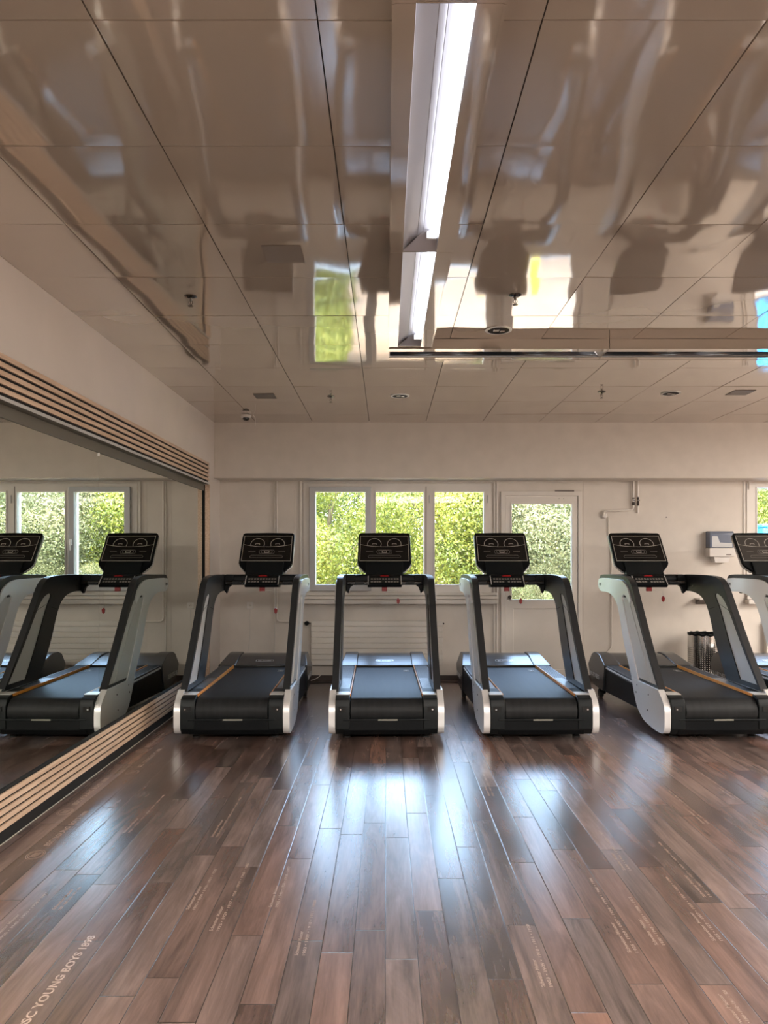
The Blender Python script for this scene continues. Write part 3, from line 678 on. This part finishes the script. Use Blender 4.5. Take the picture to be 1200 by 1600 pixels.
# ------------------------------------------------------------------ treadmill
def smooth_poly(P, keep=(), n=3):
    """corner rounding of a closed polygon by quadratic curves"""
    out = []; m_ = len(P)
    for i in range(m_):
        a, p, c = Vector(P[i-1]), Vector(P[i]), Vector(P[(i+1) % m_])
        if i in keep: out.append(tuple(p)); continue
        d1, d2 = a-p, c-p; q1, q2 = d1.length*.38, d2.length*.38
        s0, s1 = p+d1.normalized()*q1, p+d2.normalized()*q2
        for k in range(n+1):
            t_ = k/n; v = s0*(1-t_)**2+p*2*t_*(1-t_)+s1*t_*t_; out.append((v.x, v.y))
    return out
YZ = lambda u, v, d: (d, u, v)
ARM = [(.14, .36), (.41, .68), (.70, 1.07), (.775, 1.17), (.86, 1.225), (.98, 1.25), (1.64, 1.25), (1.70, 1.215), (1.70, 1.13), (1.63, 1.085), (1.42, 1.09), (1.24, 1.065), (1.12, 1.0), (1.04, .89), (.93, .66), (.72, .36)]
SLOT = [(.205, .40), (.44, .66), (.70, .99), (.80, 1.07), (.91, 1.10), (.935, 1.07), (.85, .98), (.66, .66), (.48, .40)]
OSTRIP = [(.31, .40), (.52, .66), (.79, .99), (.85, 1.05), (.99, 1.06), (.94, .98), (.78, .66), (.59, .40)]
SHELL = [(.57, .37), (.76, .66), (.945, .98), (.985, 1.05), (.955, 1.085), (.87, 1.07), (.79, 1.01), (.765, 1.04), (.835, 1.14), (.93, 1.19), (1.05, 1.215), (1.66, 1.215), (1.705, 1.17), (1.69, 1.12), (1.62, 1.08), (1.42, 1.085), (1.25, 1.06), (1.13, .995), (1.05, .885), (.94, .655), (.73, .37)]
FOOT = [(.035, .05), (.0, .10), (.0, .24), (.03, .30), (.135, .375), (.74, .375), (.69, .28), (.60, .14), (.44, .065), (.20, .045)]
def make_treadmill():
    T = bpy.data.objects.new('treadmill', None); C.objects.link(T); T.empty_display_size = .3
    # base frame under the belt
    s = B(); prism(s, [(.10, .09), (.10, .285), (1.62, .285), (1.62, .10)], YZ, -.355, .355); obj('base_frame', s, M['blackp'], T, 0, .006)
    for sg in (-1, 1):       # side skirts
        s = B(); prism(s, [(.30, .13), (.30, .30), (1.58, .325), (1.64, .20), (1.55, .10)], YZ, sg*.36, sg*.418)
        sk = obj('side_skirt', s, M['blackp'], T, 0, .006)
        s = B(); prism(s, smooth_poly([(.50, .315), (.50, .328), (1.58, .345), (1.58, .33)], (0, 1, 2, 3)), YZ, sg*.40, sg*.420); obj('skirt_trim', s, M['silver'], sk, 0)
    # belt with rear roller
    s = B(); pr = [(.10+.10*math.sin(a*PI/10)*-1, .225+.10*math.cos(a*PI/10)) for a in range(0, 11)]
    pr = [(1.60, .340), (.40, .329)]+pr
    va = [s.verts.new((-.275, p[0], p[1])) for p in pr]; vb = [s.verts.new((.275, p[0], p[1])) for p in pr]
    for k in range(len(pr)-1): s.faces.new((va[k], va[k+1], vb[k+1], vb[k]))
    belt = obj('running_belt', s, M['belt'], T, 30)
    text_mesh('belt_lettering', 'BH', .075, M['print'], belt, frame_mat((.205, 1.28, .3395), (0, 1, 0), (-1, 0, 0)) @ Matrix.Scale(1, 4), .001)
    s = B(); prism(s, [(.03, .05), (.005, .09), (.005, .165), (.03, .175), (.10, .175), (.10, .05)], YZ, -.335, .335); bump = obj('rear_cover', s, M['blackp'], T, 0, .005)
    s = B(); box(s, -.335, .335, -.006, .018, .163, .176); obj('rear_bar', s, M['darkp'], bump, 0, .004)
    s = B(); box(s, -.065, .085, -.0085, -.0062, .166, .174); obj('warning_label', s, M['label'], bump, 0)
    for sg in (-1, 1):
        cap = [(.04, .05), (.0, .10), (-.004, .27), (.02, .325), (.08, .345), (.34, .352), (.34, .05)]
        s = B(); prism(s, cap, YZ, sg*.282, sg*.394); c = obj('end_cap', s, M['darkp'], T, 25, .006)
        s = B(); box(s, sg*.34-.028, sg*.34+.028, -.0085, -.003, .232, .272); obj('adjuster_recess', s, M['hole'], c, 0)
        s = B(); lathe(s, [(.007, -.012), (.007, -.0086)], (sg*.352, 0, .25), 'y', 10); obj('adjuster_bolt', s, M['chrome'], c)
        s = B(); prism(s, [(.08, .3465), (.08, .351), (.17, .354), (.17, .348)], YZ, sg*.285, sg*.39); obj('cap_top', s, M['silverp'], c, 0)
        s = B(); prism(s, [(.30, .30), (.30, .346), (1.60, .358), (1.60, .31)], YZ, sg*.292, sg*.415); rl = obj('foot_rail', s, M['rail'], T, 0, .004)
        s = B(); prism(s, [(.20, .346), (.20, .3485), (.83, .3535), (.83, .3505)], YZ, sg*.296, sg*.372); obj('tread_plate', s, M['plate'], rl, 0)
        s = B()
        for a in range(6): box(s, sg*(.312+a*.016)-.003, sg*(.312+a*.016)+.003, .42, 1.54, .3475+.0005, .3608)
        for v in s.verts: v.co.z = v.co.z + (v.co.y-1.54)*.0105
        obj('grip_ribs', s, M['rail'], rl, 0)
        s = B(); prism(s, [(.10, .33), (.10, .350), (1.585, .366), (1.585, .335)], YZ, sg*.279, sg*.2865); obj('edge_strip', s, M['orange'], T, 0)['label'] = 'orange edge strip'
    # motor hood
    hp = [(1.54, .353), (1.545, .362), (1.78, .412), (1.88, .425), (2.00, .422), (2.065, .40), (2.075, .30), (2.03, .20), (1.92, .13), (1.60, .11), (1.58, .30)]
    s = B()
    prism(s, hp, YZ, -.27, .27)
    hood = obj('motor_hood', s, M['hood'], T, 30, .005)
    for sg in (-1, 1):
        hs_ = [(1.53, .353), (1.532, .362), (1.80, .427), (1.90, .436), (2.00, .433), (2.075, .405), (2.085, .30), (2.03, .20), (1.92, .12), (1.60, .10), (1.56, .20)]
        s = B(); prism(s, hs_, YZ, sg*.2702, sg*.432); 
        for v in s.verts:
            if abs(v.co.x) > .4 and v.co.y > 1.6 and v.co.z > .4: v.co.x -= sg*.035
        sh = obj('hood_shoulder', s, M['hood'], hood, 30, .005)
        # maker's lettering on the side of the hood
        if sg < 0: mx = frame_mat((-.4335, 2.02, .215), (0, -1, 0), (0, 0, 1))
        else: mx = frame_mat((.4335, 1.66, .215), (0, 1, 0), (0, 0, 1))
        text_mesh('side_lettering', 'BH-FITNESS', .062, M['silverp'], sh, mx, .0016)
    s = B(); box(s, -.42, .42, 1.536, 1.60, .3385, .3525); obj('hood_gap', s, M['hole'], hood, 0)
    sl = Vector((0, .235, .050)).normalized()
    nrm = Vector((0, -.050, .235)).normalized()
    o_ = Vector((0, 1.665, .3876))+nrm*.0015
    fnh = lambda u, v: o_+Vector((u, 0, 0))+sl*v
    s = B(); pts = [(-.085+.0, -.02), (-.06, -.028), (.06, -.028), (.085, -.02), (.085, .02), (.06, .028), (-.06, .028), (-.085, .02)]
    s.faces.new([s.verts.new(fnh(*p)) for p in pts]); bd = obj('hood_badge', s, M['glossblack'], hood, 0)
    s = B(); ribbon(s, pts, .004, lambda u, v: fnh(u, v)+nrm*.0008, True); obj('badge_rim', s, M['silver'], bd, 0)
    text_mesh('badge_lettering', 'BH FITNESS', .026, M['silver'], bd, frame_mat(fnh(-.066, 0)+nrm*.001, (1, 0, 0), sl), .0004)
    # uprights
    for sg in (-1, 1):
        s = B(); prism(s, smooth_poly(ARM, (0, 15)), YZ, sg*.375, sg*.430, holes=[smooth_poly(SLOT, (0, 8))]); up = obj('upright', s, M['darkm'], T, 35, .004)
        s = B(); prism(s, smooth_poly(SHELL, (0, 20, 6, 7)), YZ, sg*.4302, sg*.4430); obj('outer_shell', s, M['silver'], up, 35, .005)['label'] = 'silver outer shell'
        s = B(); prism(s, smooth_poly(SLOT, (0, 8)), YZ, sg*.383, sg*.4295); prism(s, OSTRIP, YZ, sg*.4303, sg*.4345)
        obj('inset_panel', s, M['silverp'], up, 0)['label'] = 'pale silver inset panel'
        s = B(); prism(s, smooth_poly(FOOT, (4, 5)), YZ, sg*.3945, sg*.4440); ft = obj('upright_foot', s, M['silver'], T, 35, .006); ft['label'] = 'silver foot of the upright'
        s = B()
        for (yy, zz) in ((.34, .30), (.36, .17), (.62, .27), (.60, .335)): lathe(s, [(.008, sg*.4425), (.008, sg*.4450)], (0, yy, zz), 'x', 12)
        obj('foot_bolts', s, M['hole'], ft)
        s = B(); box(s, sg*.3740-.0004, sg*.3740+.0004, 0, 0, 0, 0) if False else None
        # seam and bolt heads on the inside of the arm
        s = B(); ribbon(s, [(.60, .94), (.83, 1.0)], .004, lambda u, v: (sg*.3745, u, v)); ribbon(s, [(.93, .97), (1.08, .94)], .004, lambda u, v: (sg*.3745, u, v)); obj('panel_seam', s, M['hole'], up, 0)
        s = B()
        for (yy, zz) in ((1.40, 1.20), (1.46, 1.20), (1.40, 1.14), (1.46, 1.14)): lathe(s, [(.005, sg*.3728), (.005, sg*.3752)], (0, yy, zz), 'x', 8)
        obj('bolt_heads', s, M['chrome'], up)
        text_mesh('arm_lettering', 'X20', .035, M['darkp'], up, frame_mat((sg*.4437, 1.56 if sg > 0 else 1.66, 1.15), (0, sg, 0), (0, 0, 1)), .0004)
    # crossbar, grips, brackets
    s = B(); prism(s, smooth_poly([(1.56, 1.14), (1.56, 1.245), (1.66, 1.248), (1.66, 1.15)], (), 2), YZ, -.3745, .3745)
    for sg in (-1, 1):
        prism(s, [(sg*.374, 1.244), (sg*.374, 1.085), (sg*.355, 1.06), (sg*.335, 1.12), (sg*.305, 1.145), (sg*.29, 1.18), (sg*.29, 1.244)], lambda u, v, d: (u, d, v), 1.545, 1.60)
    cb = obj('crossbar', s, M['blackp'], T, 30, .004)
    s = B(); tube(s, [(-.36, 1.525, 1.165), (.36, 1.525, 1.165)], .020, 14); obj('pulse_grip', s, M['glossblack'], cb)
    for sg in (-1, 1):
        s = B(); tube(s, [(sg*.20, 1.5245, 1.1655), (sg*.29, 1.5245, 1.1655)], .0208, 14); obj('grip_contact', s, M['darkm'], cb)
    # keypad
    s = B(); prism(s, [(1.47, 1.125), (1.455, 1.15), (1.545, 1.232), (1.60, 1.245), (1.60, 1.12)], YZ, -.165, .165); kp = obj('keypad', s, M['blackp'], T, 0, .006)
    ko = Vector((0, 1.455, 1.15)); kv = Vector((0, .09, .082)).normalized(); kn = Vector((0, -.082, .09)).normalized(); fk = lambda u, v, d: ko+Vector((u, 0, 0))+kv*v+kn*d
    s = B(); prism(s, [(-.150, .014), (.150, .014), (.150, .112), (-.150, .112)], fk, .0005, .002); obj('key_panel', s, M['darkp'], kp, 0)
    s = B()
    for q in range(10):
        for h_ in (.040, .078):
            if 3 <= q <= 6 and h_ < .05 and q in (4,): continue
            cx_ = -.125+q*.0278; ribbon(s, [(cx_-.007, h_-.006), (cx_+.007, h_-.006), (cx_+.007, h_+.006), (cx_-.007, h_+.006)], .0035, lambda u, v: fk(u, v, .0025), True)
    obj('key_symbols', s, M['print'], kp, 0)
    for sg in (-1, 1):
        s = B(); prism(s, [(sg*.156, .0), (sg*.163, .0), (sg*.163, .12), (sg*.156, .12)], fk, .0005, .006); obj('key_bezel', s, M['silverp'], kp, 0)
    s = B(); pts = [(math.cos(a*PI/12)*.042, .112+math.sin(a*PI/12)*.012) for a in range(13)]; prism(s, pts, fk, .0025, .010); obj('stop_button', s, M['red'], kp, 0)
    s = B(); box(s, -.028, .024, 1.50, 1.53, 1.085, 1.1245); obj('emergency_key', s, M['red'], T, 0, .003)
    # console on its neck
    s = B(); prism(s, [(1.60, 1.235), (1.70, 1.37), (1.78, 1.37), (1.68, 1.235)], YZ, -.185, .185); obj('console_neck', s, M['darkp'], T, 0, .006)
    co = Vector((0, 1.70, 1.343)); cv = Vector((0, .24, .321)).normalized(); cn = Vector((0, -.321, .24)).normalized()
    fc = lambda u, v, d: co+Vector((u, 0, 0))+cv*v+cn*d
    out = [(-.20, -.075), (-.255, -.012), (-.268, .02), (-.266, .33), (-.262, .385), (-.245, .402), (0, .407), (.245, .402), (.262, .385), (.266, .33), (.268, .02), (.255, -.012), (.20, -.075)]
    s = B(); prism(s, out, fc, -.028, 0); con = obj('console', s, M['blackp'], T, 30, .004)
    s = B(); prism(s, [(u*1.012, v*1.0+.002) for u, v in out], fc, -.052, -.0282); obj('back_shell', s, M['silverp'], con, 30, .006)['label'] = 'silver back shell'
    s = B(); prism(s, [(-.252, .040), (.252, .040), (.248, .378), (-.248, .378)], fc, .0002, .0012); obj('display_glass', s, M['glossblack'], con, 0)
    f0 = lambda u, v: fc(u, v, .0018)
    s = B(); ribbon(s, [(-.247, .045), (.247, .045), (.243, .360), (-.243, .360)], .0042, f0, True)
    ribbon(s, [(u/10*.245, .222+.030*(u/10)**2) for u in range(-10, 11)], .0040, f0)
    for sg in (-1, 1):
        cx_ = sg*.101 ; r_ = .070
        ribbon(s, [(cx_+r_*math.cos(a*PI/16), .258+r_*math.sin(a*PI/16)) for a in range(-2, 19)], .0042, f0)
        ribbon(s, [(cx_-.020, .246), (cx_+.020, .246), (cx_+.020, .262), (cx_-.020, .262)], .003, f0, True)
    ribbon(s, [(-.022, .148), (.022, .148), (.022, .170), (-.022, .170)], .004, f0, True)
    obj('display_print', s, M['print'], con, 0)
    s = B()
    for q in (1., .72): ribbon(s, [(math.copysign(.055, math.cos(a*PI/12))*q+.022*q*math.cos(a*PI/12), .158+.024*q*math.sin(a*PI/12)) for a in range(24)], .0035, f0, True)
    ribbon(s, [(-.16, .085), (.16, .085), (.165, .10), (.15, .115), (-.15, .115), (-.165, .10)], .0035, f0, True)
    for sg in (-1, 1):
        for h_ in (.158, .166): ribbon(s, [(sg*.115, h_), (sg*.185, h_)], .003, f0)
    ribbon(s, [(-.04, .018), (.06, .018)], .006, f0)
    obj('dim_print', s, M['printd'], con, 0)
    # wheels and feet
    for sg in (-1, 1):
        s = B(); lathe(s, [(.040, sg*.365), (.044, sg*.370), (.044, sg*.400), (.040, sg*.405)], (0, 1.80, .0445), 'x', 20); obj('transport_wheel', s, M['rubber'], T)
        s = B(); prism(s, [(1.72, .115), (1.77, .04), (1.83, .04), (1.88, .125)], YZ, sg*.345, sg*.360); obj('wheel_fork', s, M['blackp'], T, 0)
        s = B(); lathe(s, [(.030, .0), (.030, .012), (.016, .018), (.012, .06)], (sg*.31, .17, .0005), 'z', 16); obj('rubber_foot', s, M['rubber'], T)
    return T
def cord(T, drop):
    s = B(); tube(s, [(0.02, 1.51, 1.10), (.07, 1.50, 1.088), (.11, 1.50, 1.10), (.125, 1.50, 1.09), (.130, 1.50, 1.13-drop)], .0018, 6); c = obj('safety_cord', s, M['cable'], T)
    s = B(); z = 1.13-drop; prism(s, [(.128, z+.006), (.116, z-.012), (.120, z-.045), (.134, z-.055), (.144, z-.040), (.148, z-.012)], lambda u, v, d: (u, d, v), 1.492, 1.508); obj('safety_clip', s, M['red'], c, 0, .002)
proto = make_treadmill()
TR = [(-1.19, .21, 'treadmill beside the mirror, leftmost of the real ones', 'left'), (.0, .115, 'treadmill in the middle of the row, in front of the white radiator', 'mid'), (1.19, .115, 'treadmill in front of the glazed door', 'door'),
      (2.575, .095, 'fourth treadmill, in front of the pipes and left of the chrome bin', 'pipes'), (3.85, .10, 'last treadmill, cut off by the right edge of the photo', 'edge')]
TRL = ['black and silver treadmill nearest the mirror wall, leftmost of the row', 'black and silver treadmill in the middle of the photo, facing the window and radiator', 'black and silver treadmill standing in front of the glazed door',
       'black and silver treadmill in front of the wall pipes and chrome bin', 'black and silver treadmill cut off by the right edge of the photo']
for k, (x, drop, _, _2) in enumerate(TR):
    o = proto if k == 0 else dup(proto)
    TR[k] = (o, drop)
    o.location = (x, 5.62, 0); o.rotation_euler = (0, 0, math.radians(.7)); tag(o, TRL[k], 'treadmill', 'row of treadmills facing the windows')
for o, drop in TR: cord(o, drop)

# ------------------------------------------------------------------ outdoors
b = B(); box(b, -14, 24, YW+.26, 22, -.15, -.05); struct('ground', b, M['ground'])
b = B(); box(b, -14, 24, 22, 60, -.15, -.04); struct('ground_grass', b, M['grass'])
b = B()
for x0 in (1.0, 1.9, 3.1): prism(b, [(x0, 9.6), (x0+.12, 9.6), (x0+.62, 12.2), (x0+.50, 12.2)], lambda u, v, d: (u, v, d), -.05, -.047)
box(b, .2, 1.6, 10.2, 10.5, -.05, -.047)
struct('trim_8', b, M['yellow'])
def leaf_ball(name, R, n, size, m, squash=1., seed=1):
    rnd = random.Random(seed); s = B(); cl_ = []
    for _ in range(26):
        d = Vector((rnd.gauss(0, 1), rnd.gauss(0, 1), rnd.gauss(0, 1))).normalized(); cl_.append((Vector((d.x*R*.62, d.y*R*.62, d.z*R*.62*squash)), R*rnd.uniform(.30, .48)))
    verts = []; faces = []
    for k in range(n):
        c, cr_ = cl_[rnd.randrange(len(cl_))]
        d = Vector((rnd.gauss(0, 1), rnd.gauss(0, 1), rnd.gauss(0, 1))).normalized()
        p = c+d*cr_*rnd.uniform(.75, 1.05)
        nrm = (d+Vector((rnd.gauss(0, .6), rnd.gauss(0, .6), rnd.gauss(0, .6)))).normalized()
        a = nrm.cross(Vector((rnd.gauss(0, 1), rnd.gauss(0, 1), rnd.gauss(0, 1)))).normalized(); bb = nrm.cross(a)
        l = size*rnd.uniform(.6, 1.3); w_ = l*.42; i = len(verts)
        verts += [p-a*l*.5, p+bb*w_*.5, p+a*l*.5, p-bb*w_*.5]; faces.append((i, i+1, i+2, i+3))
    me = bpy.data.meshes.new(name); me.from_pydata(verts, [], faces); me.materials.append(m)
    return me
crowns = [leaf_ball('foliage', 1.5, 42000, .060, M['leafA'], 1.15, 3), leaf_ball('foliage', 1.5, 42000, .075, M['leafB'], 1.15, 4), leaf_ball('foliage', 1.5, 42000, .056, M['leafC'], 1.15, 5)]
tk = B(); tube(tk, [(0, 0, -1.9), (.04, .02, -.9), (0, 0, .1), (.05, 0, 1.0)], [.10, .07, .04, .015], 10)
for a in range(5):
    an = a*1.26; tube(tk, [(0, 0, -.9+a*.25), (.6*math.cos(an), .6*math.sin(an), -.2+a*.25), (1.05*math.cos(an), 1.05*math.sin(an), .35+a*.2)], [.03, .02, .008], 6)
me_t = bpy.data.meshes.new('trunk'); tk.to_mesh(me_t); tk.free(); me_t.materials.append(M['bark'])
kinds = ['yellow green leafy tree', 'mid green leafy tree', 'pale olive leafy tree']
trees = [(-3.4, 14.6, 1.75, 1.15, 1), (-1.1, 13.9, 1.7, 1.1, 0), (1.0, 14.3, 1.75, 1.15, 0), (2.9, 14.0, 1.7, 1.1, 2), (4.9, 14.8, 1.8, 1.2, 2), (7.0, 14.2, 1.7, 1.15, 0), (9.2, 14.6, 1.8, 1.2, 1), (11.6, 15.0, 1.8, 1.2, 0),
         (-2.4, 17.8, 1.9, 1.2, 1), (.2, 17.6, 1.8, 1.2, 1), (2.6, 18.0, 1.9, 1.25, 1), (5.3, 17.9, 1.85, 1.2, 2), (8.2, 18.2, 1.9, 1.25, 1), (11.2, 18.6, 1.95, 1.25, 2), (14.4, 18.2, 1.95, 1.25, 1), (-5.8, 17.0, 1.9, 1.25, 0)]
pos_words = ['far left behind the wall', 'seen through the left light of the window', 'seen through the middle light of the window', 'seen low through the right light of the window', 'seen through the door glass', 'outside between door and right window',
             'seen through the right window', 'outside beyond the right window', 'second row, left of the window', 'second row, behind the left window light', 'second row, dark behind the right window light', 'second row, behind the door glass',
             'second row, right of the door', 'second row, behind the right window', 'second row, farthest right', 'outside farthest left']
for k, (x, y, z, sc, kd) in enumerate(trees):
    q_ = (y+2.3)/y; x, y, z, sc = x*q_, y+2.3, z*1.04+.25, sc*1.08
    r = thing('tree', '%s, %s' % (kinds[kd], pos_words[k]), 'tree', (x, y, -.045), 'trees outside')
    f = bpy.data.objects.new('foliage', crowns[kd]); C.objects.link(f); f.parent = r; f.location = (0, 0, z); f.scale = (sc, sc, sc*1.0); f.rotation_euler = (0, 0, k*1.7)
    t_ = bpy.data.objects.new('trunk', me_t); C.objects.link(t_); t_.parent = r; t_.location = (0, 0, z); t_.scale = (sc, sc, z/1.9)
# low hedge under the left window light
hm = leaf_ball('hedge', .55, 7000, .06, M['leafA'], .75, 9)
bl = ['nearest the wall', 'second from the wall', 'third from the wall', 'fourth from the wall', 'farthest from the wall']
for k, (x, y) in enumerate(((-.95, 10.3), (-.98, 11.4), (-1.05, 12.5), (-1.15, 13.6), (-1.25, 14.7))):
    o = bpy.data.objects.new('bush', hm); C.objects.link(o); o.location = (x, y, .33); o.rotation_euler = (0, 0, k*2.1)
    tag(o, 'low yellow green bush outside under the left window light, %s' % bl[k], 'bush', 'low bushes outside the window')
lb_ = ['farthest left', 'left of the middle', 'right of the middle', 'farthest right']
for k, (x, y) in enumerate(((2.3, 15.2), (3.2, 15.0), (4.1, 15.3), (5.1, 15.1))):
    o = bpy.data.objects.new('bush', crowns[2]); C.objects.link(o); o.location = (x, y, .62); o.scale = (.42, .42, .42); o.rotation_euler = (0, 0, 1+k*2.3)
    tag(o, 'low pale olive bush outside behind the door glass, %s' % lb_[k], 'bush', 'low bushes behind the door')
r = thing('blue_container', 'bright blue container outside the right window', 'container', (6.95, 13.0, -.05))
s = B(); box(s, -.42, .42, -.3, .3, .1, 1.98); obj('container_body', s, M['bluebox'], r, 0, .03)
s = B(); box(s, -.45, .45, -.33, .33, 1.98, 2.04); obj('container_lid', s, M['bluebox'], r, 0, .02)
s = B(); 
for a in (-.35, .35): box(s, a-.05, a+.05, -.25, .25, 0, .1)
obj('container_feet', s, M['hole'], r, 0)
